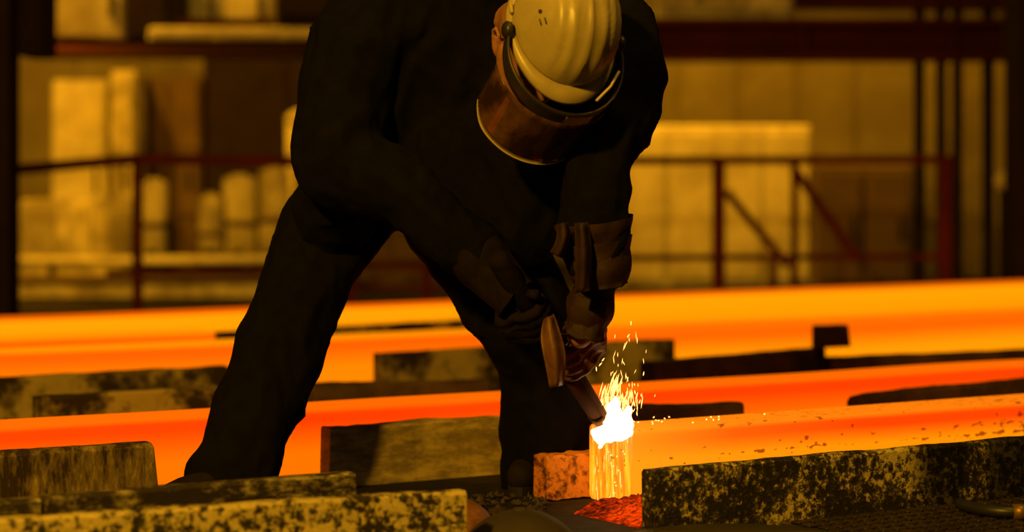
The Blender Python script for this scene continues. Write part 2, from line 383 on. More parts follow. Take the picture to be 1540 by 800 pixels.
# pitted block beside the cut billet end
C0 = cutb.location.copy()
pb = C0 + N * .19
bm = bmesh.new(); n = 16; rings = []
h, th, L = .105, .06, .115
for i in range(n + 1):
    x = -L + (L + .05) * i / n; r = []
    for k, (y, z) in enumerate([(0, 0), (th, 0), (th, h - .004), (th - .004, h), (.006, h), (0, h - .006)]):
        j = noise.noise((x * 40, k * 1.3, 2)) * .005
        r.append(bm.verts.new((x + (noise.noise((z * 40, k, 8)) * .006 if i == 0 else 0), y + j * .6, z + j)))
    rings.append(r)
for a, b in zip(rings, rings[1:]):
    for k in range(6): bm.faces.new((a[k], a[(k + 1) % 6], b[(k + 1) % 6], b[k]))
bm.faces.new(rings[0]); bm.faces.new(rings[-1][::-1])
o = from_bm('support_block', bm, M['orange_lit_block']); o.location = (pb.x, pb.y, .004); o.rotation_euler.z = RZ
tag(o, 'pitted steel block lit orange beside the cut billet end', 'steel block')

# ------------------------------------------------------------------ things on the floor in front
def scale_heap():
    m, nt, out = new_mat('hot_mill_scale')
    n1 = noise_tex(nt, 70, 8, .7); n2 = noise_tex(nt, 9, 3, .5)
    f = math_n(nt, 'ADD', n1, math_n(nt, 'MULTIPLY', math_n(nt, 'SUBTRACT', n2, .5), .5))
    r = ramp(nt, f, [(.38, (.015, .001, .0)), (.50, (.30, .010, .0)), (.64, (1.0, .06, .0))])
    e = nd(nt, 'ShaderNodeEmission'); nt.links.new(r.outputs[0], e.inputs[0]); e.inputs[1].default_value = 1.0
    b = nd(nt, 'ShaderNodeBsdfPrincipled'); b.inputs['Base Color'].default_value = (.03, .006, .003, 1); b.inputs['Roughness'].default_value = .95; b.inputs['Specular IOR Level'].default_value = .1
    ad = nd(nt, 'ShaderNodeAddShader'); nt.links.new(e.outputs[0], ad.inputs[0]); nt.links.new(b.outputs[0], ad.inputs[1]); nt.links.new(ad.outputs[0], out.inputs[0])
    bm = bmesh.new(); nx, ny = 46, 30; g = []
    for j in range(ny + 1):
        row = []
        for i in range(nx + 1):
            u, v = i / nx, j / ny
            p = C0 + U * (-.17 + u * .50) + N * (-.34 + v * .335)
            e_ = min(1, min(u, 1 - u, v + .02) * 7)
            z = .001 + e_ * (.026 + .014 * abs(noise.noise((p.x * 40, p.y * 40, 0))) + .008 * noise.noise((p.x * 90, p.y * 90, 3)))
            row.append(bm.verts.new((p.x, p.y, max(.001, z))))
        g.append(row)
    for j in range(ny):
        for i in range(nx): bm.faces.new((g[j][i], g[j][i + 1], g[j + 1][i + 1], g[j + 1][i]))
    o = from_bm('hot_mill_scale', bm, m)
    tag(o, 'red glowing mill scale on the floor below the cut billet end', 'mill scale', kind='stuff')
scale_heap()
def floor_flakes():
    bm = bmesh.new()
    for i in range(420):
        px = random.uniform(440, 820); Y = random.uniform(5.1, 5.65)
        c = Vector(((px - CX) * Y / FPX, Y, 0)); r = random.uniform(.004, .016); a0 = random.random() * 6
        vs = [bm.verts.new((c.x + r * math.cos(a0 + k * 1.57) * random.uniform(.6, 1.2), c.y + r * math.sin(a0 + k * 1.57) * random.uniform(.6, 1.2), .002 + random.uniform(0, .008))) for k in range(4)]
        t = bm.verts.new((c.x, c.y, random.uniform(.008, .02)))
        for k in range(4): bm.faces.new((vs[k], vs[(k + 1) % 4], t))
    o = from_bm('scale_flakes', bm, M['blackiron']); tag(o, 'dark flakes of mill scale strewn on the floor by the boots', 'mill scale', kind='stuff')
floor_flakes()

def dome(name, px, ptop, Y, rad, mat, label, rim=True):
    ztop = P(px, ptop, Y).z; cz = ztop - rad
    root = empty(name, (P(px, ptop, Y).x, Y, 0), label, 'steel dome')
    prof = []
    a_floor = math.acos(max(-1, min(1, -cz / rad)))
    for k in range(15):
        a = a_floor * (1 - k / 14); prof.append((rad * math.sin(a), cz + rad * math.cos(a)))
    prof = [(prof[0][0] * .96, .0005)] + prof
    bm = bmesh.new(); b_lathe(bm, prof, 48); from_bm('shell', bm, mat, root, True)
    if rim:
        bm = bmesh.new(); R0 = prof[1][0]
        b_lathe(bm, [(R0 * .99, .0005), (R0 + .012, .0005), (R0 + .014, .006), (R0 + .010, .012), (R0 * .985, .014)], 48); from_bm('rim', bm, mat, root, True)
    bm = bmesh.new(); b_lathe(bm, [(.016, ztop - .004), (.016, ztop + .002), (.012, ztop + .0035), (0, ztop + .0035)], 16); from_bm('boss', bm, mat, root, True)
    return root
dome('steel_dome', 783, 766, 4.86, .145, M['blackiron'], 'dark domed steel cap on the floor at the bottom middle')
dome('rusty_dome', 684, 748, 5.08, .095, M['rust'], 'small rusty round cap half hidden by the front beam end', False)

lid = empty('round_lid', (P(1112, 780, 4.80).x, 4.80, 0), 'flat round dark steel lid on the floor before the speckled beam', 'lid')
bm = bmesh.new(); b_lathe(bm, [(0, .0), (.255, .0), (.258, .018), (.25, .028), (.10, .034), (0, .036)], 64); from_bm('cover', bm, M['blackiron'], lid, True)
for s in (-1, 1):
    bm = bmesh.new(); b_tube(bm, [(s * .13 - .04, 0, .03), (s * .13 - .035, 0, .045), (s * .13 + .035, 0, .045), (s * .13 + .04, 0, .03)], .005, 8); from_bm('lifting_lug', bm, M['blackiron'], lid, True)

eb = G(980, 706, .15); ee = G(1600, 653, .15); ea = math.atan2(ee.y - eb.y, ee.x - eb.x)
tp = empty('tread_plate', (eb.x + math.sin(ea) * .012, eb.y - math.cos(ea) * .012, 0), 'dark raised-pattern tread plate on the floor at the lower right', 'tread plate', rz=ea)
box('base_plate', .345, 1.5, -.62, 0, .001, .008, M['tread'], tp, .002)
bm = bmesh.new()
for j in range(13):
    for i in range(34):
        x = .36 + i * .040 - .010 * (j % 2); y = -.61 + j * .047
        if x > 1.46: continue
        b_box(bm, x, x + .031, y, y + .032, .008, .0145, .003)
tag(from_bm('tread_pattern', bm, M['tread'], tp), kind='stuff')

hp = [G(1444, 757, .03), G(1462, 763, .03), G(1490, 768, .03), G(1530, 770, .03), G(1600, 768, .03), G(1680, 762, .03)]
def smooth_path(pts, n=8):
    out = []
    for i in range(len(pts) - 1):
        p0, p1, p2, p3 = pts[max(i - 1, 0)], pts[i], pts[i + 1], pts[min(i + 2, len(pts) - 1)]
        for k in range(n):
            t = k / n
            out.append(.5 * ((2 * p1) + (p2 - p0) * t + (2 * p0 - 5 * p1 + 4 * p2 - p3) * t * t + (3 * p1 - p0 - 3 * p2 + p3) * t ** 3))
    return out + [pts[-1]]
hs = empty('rubber_hose', hp[0] - Vector((0, 0, .03)), 'black rubber hose curling over the tread plate at the right edge', 'hose')
tube('hose_tube', [p - hs.location for p in smooth_path(hp)], .013, M['hose'], hs)
tube('coupling', [hp[3] - hs.location + Vector((-.01, 0, 0)), hp[3] - hs.location + Vector((.025, 0, 0))], .018, M['brass'], hs)

# ------------------------------------------------------------------ the worker
def capsule_mesh(chains, seg=14):
    bm = bmesh.new()
    for ch in chains:
        for (p, r) in ch:
            bmesh.ops.create_icosphere(bm, subdivisions=2, radius=r, matrix=Matrix.Translation(p))
        for (p, r), (q, s) in zip(ch, ch[1:]):
            if (p - q).length > 1e-4: b_tube(bm, [p, q], [r, s], seg)
    return bm
def blob(name, chains, voxel, mat, parent=None, smooth=8, fold=0.0, fscale=6.0, fdir=(1, 1, .45), extra=None):
    """one continuous skin grown round tapered limbs"""
    bm = capsule_mesh(chains)
    if extra: extra(bm)
    me = bpy.data.meshes.new(name + '_raw'); bm.to_mesh(me); bm.free()
    t = bpy.data.objects.new(name + '_raw', me); COL.objects.link(t)
    r = t.modifiers.new('r', 'REMESH'); r.mode = 'VOXEL'; r.voxel_size = voxel
    s = t.modifiers.new('s', 'SMOOTH'); s.factor = .5; s.iterations = smooth
    dg = bpy.context.evaluated_depsgraph_get(); dg.update()
    out = bpy.data.meshes.new_from_object(t.evaluated_get(dg)); out.name = name
    bpy.data.objects.remove(t); bpy.data.meshes.remove(me)
    if fold > 0:
        for v, nrm in zip(out.vertices, [x.vector.copy() for x in out.vertex_normals]):
            c = v.co
            q = Vector((c.x * fdir[0], c.y * fdir[1], c.z * fdir[2])) * fscale
            w = noise.noise(q + Vector((noise.noise(c * 4), 0, 3)) * .8)
            w = 1 - 2 * abs(w) - .5
            w += .45 * (.5 - 2 * abs(noise.noise(q * 2.6 + Vector((5, 1, 2))))); v.co = c + nrm * (fold * w)
    out.materials.clear(); out.materials.append(mat)
    return link(name, out, mat, parent, True)
def pc(px, py, Y, r): return (P(px, py, Y), r)

# head frame: u_ towards the crown, f_ the way the face looks, r_ the wearer's right
u_ = Vector((.38, -.80, .45)).normalized(); f_ = Vector((.10, -.45, -.88)); f_ = (f_ - u_ * f_.dot(u_)).normalized(); r_ = f_.cross(u_).normalized()
HCN = P(846, 46, 5.10)
def H(r, f, u): return HCN + r_ * (r + .014) + f_ * f + u_ * (u - .055)

person_chains = [
    # head and neck
    [(H(0, -.015, .01), .083), (H(0, .01, -.02), .082), (H(0, .035, -.075), .062), (H(0, .06, -.115), .036)],
    [(H(0, -.05, -.02), .072), (H(0, -.04, -.10), .056), (P(785, 25, 5.36), .056), (P(735, 20, 5.50), .06)],
    [(H(0, .082, -.035), .012), (H(0, .105, -.062), .015)], [(H(.018, .078, -.07), .014), (H(-.018, .078, -.07), .014)],
    [(H(.03, .076, -.018), .014), (H(-.03, .076, -.018), .014)],
    [(H(.022, .082, -.094), .009), (H(0, .090, -.094), .010), (H(-.022, .082, -.094), .009)],
    [(H(.03, .07, -.03), .012), (H(.06, .04, -.06), .022), (H(.05, .03, -.1), .02)], [(H(-.03, .07, -.03), .012), (H(-.06, .04, -.06), .022), (H(-.05, .03, -.1), .02)],
    # torso
    [(P(735, 0, 5.47), .10), (P(690, 80, 5.58), .13), (P(660, 190, 5.74), .14)],
    [(P(600, 215, 5.76), .11), (P(720, 215, 5.78), .11)],
    # arms
    [(P(735, 0, 5.49), .07), (P(550, 62, 5.45), .065), (P(515, 240, 5.39), .048), (P(725, 392, 5.28), .036), (P(780, 455, 5.26), .03)],
    [(P(735, 0, 5.49), .07), (P(915, 66, 5.37), .065), (P(918, 220, 5.24), .048), (P(895, 425, 5.26), .036), (P(872, 505, 5.30), .03)],
    # legs
    [(P(600, 215, 5.76), .10), (P(448, 462, 5.58), .065), (P(352, 716, 5.42), .045), (P(310, 752, 5.36), .04)],
    [(P(715, 215, 5.78), .10), (P(792, 468, 5.62), .065), (P(818, 712, 5.80), .045), (P(795, 738, 5.70), .04)],
]
person_chains += [[(H(s * .062, .0, -.06), .032), (H(s * .052, .035, -.10), .030), (H(s * .03, .06, -.125), .024)] for s in (1, -1)]
# ears: a bent rim and a lobe each, grown into the head
for s in (1, -1):
    person_chains += [[(H(s * .084, -.004, -.074), .007), (H(s * .094, -.008, -.050), .0055), (H(s * .100, -.022, -.030), .0055), (H(s * .104, -.040, -.032), .0055), (H(s * .103, -.046, -.050), .0055), (H(s * .096, -.032, -.070), .006), (H(s * .086, -.012, -.086), .0075)],
                      [(H(s * .078, -.02, -.055), .012), (H(s * .088, -.028, -.052), .005)]]
person = blob('person', person_chains, .0055, M['skin'], None, 2)
tag(person, 'worker in dark workwear and pale helmet bending over to cut the billet', 'person')

jacket = blob('jacket', [
    # trunk
    [pc(725, -40, 5.50, .17), pc(690, 60, 5.58, .21), pc(655, 190, 5.68, .20), pc(640, 250, 5.70, .165)],
    [pc(560, 40, 5.47, .115), pc(600, 130, 5.58, .15), pc(570, 240, 5.62, .135)],
    [pc(725, -40, 5.50, .15), pc(640, -10, 5.51, .15), pc(548, 48, 5.46, .118)],
    [pc(735, -20, 5.46, .12), pc(830, 60, 5.46, .13), pc(915, 55, 5.40, .11)],
    [pc(800, 140, 5.52, .17), pc(800, 240, 5.50, .155), pc(790, 320, 5.50, .125)],
    [pc(700, 220, 5.58, .17), pc(770, 330, 5.52, .12)],
    [pc(512, 240, 5.44, .10), pc(503, 300, 5.52, .098), pc(500, 325, 5.58, .10)],
    # wearer's right arm
    [pc(540, 62, 5.44, .112), pc(520, 130, 5.42, .110), pc(508, 205, 5.39, .104), pc(512, 245, 5.38, .108), pc(605, 285, 5.33, .080), pc(715, 380, 5.28, .068)],
    # wearer's left arm
    [pc(925, 50, 5.38, .105), pc(938, 108, 5.32, .100), pc(925, 185, 5.25, .090), pc(900, 235, 5.22, .074), pc(893, 320, 5.22, .074), pc(893, 345, 5.22, .080), pc(898, 405, 5.24, .066)],
    # collar
    [pc(690, 0, 5.46, .10), pc(735, -15, 5.42, .085), pc(775, -30, 5.36, .07)], [pc(735, 30, 5.47, .10), pc(800, 110, 5.44, .10)],
], .010, M['cloth'], person, 6, .016, 7.0, (1, 1, .6))
jacket['label'] = 'loose black work jacket'

trousers = blob('trousers', [
    [pc(590, 225, 5.76, .145), pc(505, 330, 5.68, .127), pc(470, 400, 5.62, .112), pc(441, 465, 5.58, .108), pc(402, 580, 5.50, .106), pc(362, 680, 5.44, .102), pc(346, 722, 5.42, .108)],
    [pc(700, 225, 5.76, .15), pc(692, 320, 5.70, .155), pc(738, 400, 5.64, .142), pc(790, 475, 5.60, .122), pc(815, 540, 5.66, .104), pc(822, 620, 5.74, .114), pc(820, 715, 5.80, .116)],
    [pc(600, 215, 5.76, .14), pc(700, 215, 5.78, .15)],
    [pc(735, 480, 5.56, .035), pc(722, 498, 5.55, .02)],
], .010, M['trouser'], person, 6, .012, 8.0, (1, 1, .5))
trousers['label'] = 'wide black work trousers'

def boot(a, toe, name='boot'):
    A = P(*a); T = P(*toe); d = (T - A); d.z = 0; d.normalize()
    A = Vector((A.x, A.y, 0)); s = Vector((-d.y, d.x, 0)); z = Vector((0, 0, 1))
    ch = [[(A - d * .05 + z * .055, .045), (A + d * .06 + z * .060, .046), (A + d * .15 + z * .052, .045), (A + d * .20 + z * .046, .038)],
          [(A - d * .02 + z * .06, .05), (A - d * .02 + z * .20, .062)]]
    o = blob(name, ch, .007, M['boot'], person, 4)
    bm = bmesh.new(); outl = []
    for k in range(24):
        t = k / 24 * 2 * math.pi
        x = .075 + .165 * math.cos(t); w = (.046 if x < .1 else .052) * math.sin(t)
        outl.append(A + d * x + s * w)
    lo = [bm.verts.new(p + z * .002) for p in outl]; hi = [bm.verts.new(p + z * .026) for p in outl]
    bm.faces.new(lo[::-1]); bm.faces.new(hi)
    for k in range(24): bm.faces.new((lo[k], lo[(k + 1) % 24], hi[(k + 1) % 24], hi[k]))
    from_bm('sole', bm, M['hose'], o)
boot((352, 740, 5.42), (262, 744, 5.28)); boot((820, 735, 5.86), (786, 745, 5.68))

# torch line
TIP = P(910, 642, 5.50); T_L = P(864, 570, 5.40); TD = (TIP - T_L).normalized()
def tpt(px):   # point of the torch at an image column
    t = (px - 910) / (864 - 910); return TIP + (T_L - TIP) * t
def glove(name, cen, axis, back, wrist, label, mirror=1):
    """fist closed round a bar: cen on the bar, axis along it (thumb end), back = outwards over the back of the hand"""
    a = axis.normalized(); b = (back - a * back.dot(a)).normalized(); c = a.cross(b) * mirror
    ch = []; rs = .038
    for i, (off, fr, full) in enumerate(((.036, .0125, 235), (.012, .013, 250), (-.012, .0125, 240), (-.034, .0115, 220))):
        f = []
        for k in range(7):
            t = math.radians(40 - full * k / 6 + 10)
            f.append((cen + a * off + b * rs * math.cos(t) + c * rs * math.sin(t), fr * (1 - .05 * k)))
        ch.append(f)
    kn = [cen + a * off + (b * math.cos(math.radians(50)) + c * math.sin(math.radians(50))) * rs for off in (.036, .012, -.012, -.034)]
    hb = cen + c * .066 + b * .012
    for k in kn: ch.append([(k, .014), (hb + (k - cen - a * 0).dot(a) * a * .7, .019), (wrist, .030)])
    ch.append([(hb + a * .03, .02), (cen + a * .055 + c * .035 - b * .01, .016), (cen + a * .062 - b * .034 + c * .008, .0135), (cen + a * .05 - b * .042 - c * .018, .012)])
    ch.append([(hb, .024), (wrist, .036)])
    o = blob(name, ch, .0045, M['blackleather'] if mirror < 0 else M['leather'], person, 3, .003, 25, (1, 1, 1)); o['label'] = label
    return o
cL = tpt(849) + Vector((.012, 0, .006)); cR = tpt(806)
glove('work_glove', cL + Vector((0, 0, .012)), -TD, Vector((.2, -1, -.1)), P(893, 455, 5.26), 'brown leather work glove gripping the torch near its tip', 1)
glove('work_glove', cR, -TD, Vector((-.3, -1, .1)), P(762, 428, 5.24), 'brown leather work glove farther up the torch', -1)

def cuff(name, p0, r0, p1, r1, mat, wob=.006, seed=0, seam=True, open_=.004, lab=None):
    """gauntlet cuff: open flared sleeve with a thick hem"""
    d = (p1 - p0).normalized(); x = d.orthogonal().normalized(); y = d.cross(x); bm = bmesh.new(); seg = 36; rr = []
    L = (p1 - p0).length; steps = 12
    for s in range(steps + 1):
        t = s / steps; r = r0 + (r1 - r0) * t + .006 * math.sin(t * 9 + seed)
        rr.append((p0 + d * L * t, r))
    rr += [(p1 + d * .003, rr[-1][1] + .003), (p1, rr[-1][1] - .004), (p0 + d * L * .3, r0 - .002)]
    rings = []
    for i, (c, r) in enumerate(rr):
        rings.append([bm.verts.new(c + (x * math.cos(a) + y * math.sin(a)) * (r + wob * noise.noise((math.cos(a) * 2, math.sin(a) * 2, i * .25 + seed)) ) + d * (wob * 1.2 * noise.noise((math.cos(a) * 1.5, math.sin(a) * 1.5, seed + 4)) if i >= steps - 1 else 0)) for a in [2 * math.pi * k / seg for k in range(seg)]])
    for A, B in zip(rings, rings[1:]):
        for k in range(seg): bm.faces.new((A[k], A[(k + 1) % seg], B[(k + 1) % seg], B[k]))
    o = from_bm(name, bm, mat, person, True)
    if lab: o['label'] = lab
    return o
# the wearer's left sleeve ends in a heavy leather over-sleeve, gauntlets run under it
cuff('over_sleeve', P(893, 330, 5.22), .083, P(905, 428, 5.235), .060, M['darkleather'], .007, 1, lab='stiff brown leather over-sleeve')
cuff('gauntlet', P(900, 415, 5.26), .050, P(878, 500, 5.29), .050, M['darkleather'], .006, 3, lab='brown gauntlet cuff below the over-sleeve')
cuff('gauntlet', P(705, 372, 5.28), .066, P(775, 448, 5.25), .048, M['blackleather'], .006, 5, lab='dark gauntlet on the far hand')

def flap(name, pts, mat, thick=.004, lab=None):
    """stiff leather flap: rows of (left pixel, right pixel, depth)"""
    bm = bmesh.new(); R = []
    n = 9
    for (l, r, Y) in pts:
        row = []
        for k in range(n):
            t = k / (n - 1)
            row.append(bm.verts.new(P(l[0] + (r[0] - l[0]) * t, l[1] + (r[1] - l[1]) * t, Y - .02 * math.sin(t * math.pi) + .008 * math.sin(t * 9))))
        R.append(row)
    for A, B in zip(R, R[1:]):
        for k in range(n - 1): bm.faces.new((A[k], A[k + 1], B[k + 1], B[k]))
    me = bpy.data.meshes.new(name); bm.to_mesh(me); bm.free()
    o = link(name, me, mat, person, True)
    sb_ = o.modifiers.new('sub', 'SUBSURF'); sb_.levels = 2; sb_.render_levels = 2
    s = o.modifiers.new('solid', 'SOLIDIFY'); s.thickness = thick
    if lab: o['label'] = lab
    return o
flap('glove_flap', [((818, 482), (832, 472), 5.22), ((812, 505), (842, 500), 5.20), ((816, 530), (850, 528), 5.195), ((822, 555), (850, 548), 5.20), ((826, 584), (846, 578), 5.215)], M['leather'], lab='creased leather flap hanging from the glove')
flap('sleeve_flap', [((836, 338), (856, 334), 5.17), ((840, 352), (858, 352), 5.155), ((832, 372), (858, 368), 5.16), ((826, 378), (848, 390), 5.17)], M['darkleather'], lab='small folded leather tab on the sleeve')
flap('sleeve_placket', [((864, 336), (884, 334), 5.135), ((866, 370), (888, 368), 5.13), ((866, 405), (890, 404), 5.14), ((864, 442), (886, 436), 5.155)], M['darkleather'], lab='vertical stitched placket of the sleeve')

# helmet -------------------------------------------------------------
HM = Matrix((( r_.x, f_.x, u_.x, HCN.x), (r_.y, f_.y, u_.y, HCN.y), (r_.z, f_.z, u_.z, HCN.z), (0, 0, 0, 1)))   # local x right, y forward, z up
helmet = bpy.data.objects.new('hard_hat', None); COL.objects.link(helmet); helmet.parent = person; helmet.matrix_world = HM
helmet['label'] = 'pale yellowish hard hat with ribs and a tinted face shield'
def hat_shell():
    bm = bmesh.new(); seg, st = 72, 20; rings = []
    A, B, Hh = .120, .142, .150
    for j in range(st + 1):
        t = j / st * math.pi / 2; ring = []
        for k in range(seg):
            a = 2 * math.pi * k / seg
            rx = A * math.cos(t) ** .82; ry = B * math.cos(t) ** .82; zz = Hh * math.sin(t) ** 1.05
            # three raised ribs running front to back
            x = rx * math.sin(a); y = ry * math.cos(a)
            rib = 0
            for xc in (-.085, -.062, -.036, 0, .036, .062):
                rib = max(rib, math.exp(-((x - xc) / .0065) ** 2))
            kr = 1 + .035 * rib * math.sin(min(1, t * 1.6) * math.pi / 2)
            ring.append(bm.verts.new((x * kr, y * kr, zz * kr)))
        rings.append(ring)
    for R, S in zip(rings[:-2], rings[1:-1]):
        for k in range(seg): bm.faces.new((R[k], R[(k + 1) % seg], S[(k + 1) % seg], S[k]))
    top = bm.verts.new((0, 0, Hh * 1.03))
    for v in rings[-1]: bm.verts.remove(v)
    R = rings[-2]
    for k in range(seg): bm.faces.new((R[k], R[(k + 1) % seg], top))
    return bm
bm = hat_shell(); sh = from_bm('shell', bm, M['shell'], helmet, True)
so = sh.modifiers.new('solid', 'SOLIDIFY'); so.thickness = .004
# rim and peak
bm = bmesh.new(); seg = 72; inn = []; out_ = []; lip = []
for k in range(seg):
    a = 2 * math.pi * k / seg; c = math.cos(a)
    ext = .009 + .020 * max(0, c) ** 3
    x, y = .120 * math.sin(a), .142 * c
    d = Vector((math.sin(a), c, 0))
    inn.append(bm.verts.new((x, y, .004))); o_ = Vector((x, y, 0)) + d * ext
    out_.append(bm.verts.new((o_.x, o_.y, -.006 - .012 * max(0, c) ** 3))); lip.append(bm.verts.new((o_.x + d.x * .002, o_.y + d.y * .002, -.014 - .012 * max(0, c) ** 3)))
for A, B in ((inn, out_), (out_, lip)):
    for k in range(seg): bm.faces.new((A[k], A[(k + 1) % seg], B[(k + 1) % seg], B[k]))
pk = from_bm('peak', bm, M['shell'], helmet, True); so = pk.modifiers.new('solid', 'SOLIDIFY'); so.thickness = .003
def on_shell(x, y):
    rho = math.hypot(x / .120, y / .142); t = math.acos(min(1, rho ** (1 / .82))); return Vector((x, y, .150 * math.sin(t) ** 1.05))
for vx, vy, vr, vl in ((.095, .020, .0045, 0), (.094, .042, .0016, .014), (.087, .044, .0016, .014)):
    c = on_shell(vx, vy); nrm_ = Vector((c.x / .0144, c.y / .0202, c.z / .0225)).normalized()
    tn = (Vector((0, 1, 0)) - nrm_ * nrm_.y).normalized(); bm = bmesh.new()
    if vl: b_tube(bm, [c - tn * vl / 2 + nrm_ * .002, c + tn * vl / 2 + nrm_ * .002], vr, 6)
    else: b_tube(bm, [c - nrm_ * .002, c + nrm_ * .003], vr, 12)
    from_bm('vent_slot', bm, M['band'], helmet, True)
# visor carrier: band round the front from temple to temple, dipping over the peak
def arc_strip(prof_fn, n=48, a0=-1.45, a1=1.45, rows=6):
    bm = bmesh.new(); R = []
    for i in range(n + 1):
        a = a0 + (a1 - a0) * i / n
        R.append([bm.verts.new(prof_fn(a, j / (rows - 1))) for j in range(rows)])
    for A, B in zip(R, R[1:]):
        for j in range(rows - 1): bm.faces.new((A[j], B[j], B[j + 1], A[j + 1]))
    return bm
def band_fn(a, t):
    ca = math.cos(a); rr = .135 + .060 * max(0, ca) ** 1.2
    z = .012 - .020 * max(0, ca) - t * (.016 + .032 * max(0, ca) ** .7)
    return (rr * math.sin(a) * .98, rr * ca + .012, z)
bd = from_bm('visor_band', arc_strip(band_fn), M['band'], helmet, True); so = bd.modifiers.new('solid', 'SOLIDIFY'); so.thickness = .005
def shield_fn(a, t):
    ca = math.cos(a); rr = .140 + .058 * max(0, ca) ** 1.1
    corner = max(0, abs(a) - .75) ** 2 * .20
    z = -.045 - t * max(.04, (.160 - corner))
    return (rr * math.sin(a) * (1 - .04 * t), rr * ca + .012 + .015 * t, z)
fs = from_bm('face_shield', arc_strip(shield_fn, 48, -1.15, 1.15, 10), M['shield'], helmet, True); so = fs.modifiers.new('solid', 'SOLIDIFY'); so.thickness = .002
def trim_fn(a, t):
    x, y, z = shield_fn(a, 1.0); return (x, y + .001, z - .002 + t * .004)
tr = from_bm('shield_edge', arc_strip(trim_fn, 48, -1.15, 1.15, 2), M['strap'], fs, True); so = tr.modifiers.new('solid', 'SOLIDIFY'); so.thickness = .003
for s in (1, -1):
    from_bm('shield_edge', arc_strip(lambda a, t: (lambda q: (q[0] * (1.006 if t > .5 else .994), q[1] * (1.006 if t > .5 else .994), q[2]))(shield_fn(s * 1.15 - s * .012 * t, a)), 10, 0, 1, 2), M['strap'], fs, True)
    bm = bmesh.new(); b_lathe(bm, [(0, -.006), (.018, -.006), (.019, .004), (.014, .009), (0, .010)], 20, Matrix.Translation((s * .135, .018, .004)) @ Matrix.Rotation(s * math.pi / 2, 4, 'Y')); from_bm('pivot_knob', bm, M['band'], helmet, True)
    bm = bmesh.new(); b_box(bm, s * .124 - .004, s * .124 + .004, -.050, -.020, .006, .016, .002); from_bm('clip', bm, M['shell'], helmet)
# thin wire clip on the carrier and the chin strap tail
tube('wire_clip', [(-.115, .10, .020), (-.09, .14, .018), (-.055, .175, .01)], .003, M['strap'], helmet, 8)
tube('chin_strap', [(.088, .0, -.004), (.082, .03, -.09), (.03, .075, -.155), (0, .08, -.165), (-.03, .075, -.155), (-.082, .03, -.09), (-.088, 0, -.004)], .005, M['strap'], helmet, 8)
bm = bmesh.new()
from_b = P(852, 206, 5.2); to_b = P(858, 236, 5.22)
inv = HM.inverted(); b_bar(bm, inv @ from_b, inv @ to_b, .016, .003); from_bm('strap_tail', bm, M['strap'], helmet)
# brow pad wrinkles of the inner lining (pale crumpled sticker on the carrier)
bm = arc_strip(lambda a, t: (lambda q: (q[0] * 1.03, q[1] * 1.02 + .003 * noise.noise((a * 30, t * 9, 0)), q[2]))(band_fn(a, .1 + t * .75)), 14, -.30, .05, 5)
from_bm('carrier_patch', bm, M['strap'], helmet, True)
# eyes behind the shield
for s in (1, -1):
    bm = bmesh.new(); bmesh.ops.create_icosphere(bm, subdivisions=2, radius=.011, matrix=Matrix.Translation(H(s * .03, .080, -.032))); from_bm('eye', bm, M['eye'], person, True)

# ------------------------------------------------------------------ cutting torch
torch = empty('cutting_torch', TIP, 'thick brown cutting torch held in both gloves, its tip in the sparks', 'torch')
def tl(s): return (TIP + (-TD) * s) - torch.location
tube('lance_tube', [tl(.035), tl(.16), tl(.42)], [.021, .023, .022], M['torch'], torch, 16)
tube('nozzle', [tl(0), tl(.01), tl(.035), tl(.05)], [.012, .016, .020, .0235], M['torch'], torch, 16)
side = TD.cross(Vector((0, 0, 1))).normalized()
tube('gas_pipe', [tl(.05) + side * .022, tl(.2) + side * .028, tl(.42) + side * .022], .008, M['torch'], torch, 10)
tube('handle', [tl(.40), tl(.43), tl(.58), tl(.60)], [.020, .026, .026, .018], M['blackleather'], torch, 16)
tube('valve_knob', [tl(.47) + side * .024, tl(.47) + side * .05], .012, M['blackleather'], torch, 12)

# ------------------------------------------------------------------ cutting flame and sparks
M['flame'] = glow('white_hot_flame', (1.0, .66, .26), 9.0)
M['spark'] = glow('spark_glow', (1.0, .45, .09), 4.5)
M['molten'] = glow('molten_drops', (1.0, .50, .10), 1.8)
fl_ch = [[pc(905, 655, 5.47, .020), pc(925, 645, 5.47, .030), pc(940, 640, 5.48, .020)], [pc(925, 640, 5.47, .03), pc(922, 612, 5.48, .016), pc(926, 602, 5.48, .009)],
         [pc(940, 635, 5.48, .018), pc(946, 615, 5.50, .007)], [pc(905, 655, 5.47, .018), pc(893, 650, 5.50, .008)], [pc(910, 655, 5.46, .014), pc(904, 672, 5.45, .006)], [pc(930, 655, 5.46, .014), pc(946, 650, 5.46, .010)]]
fo = blob('cutting_flame', fl_ch, .004, M['flame'], None, 3, .004, 40, (1, 1, 1)); tag(fo, 'white-hot burst of flame where the torch meets the billet end', 'flame')
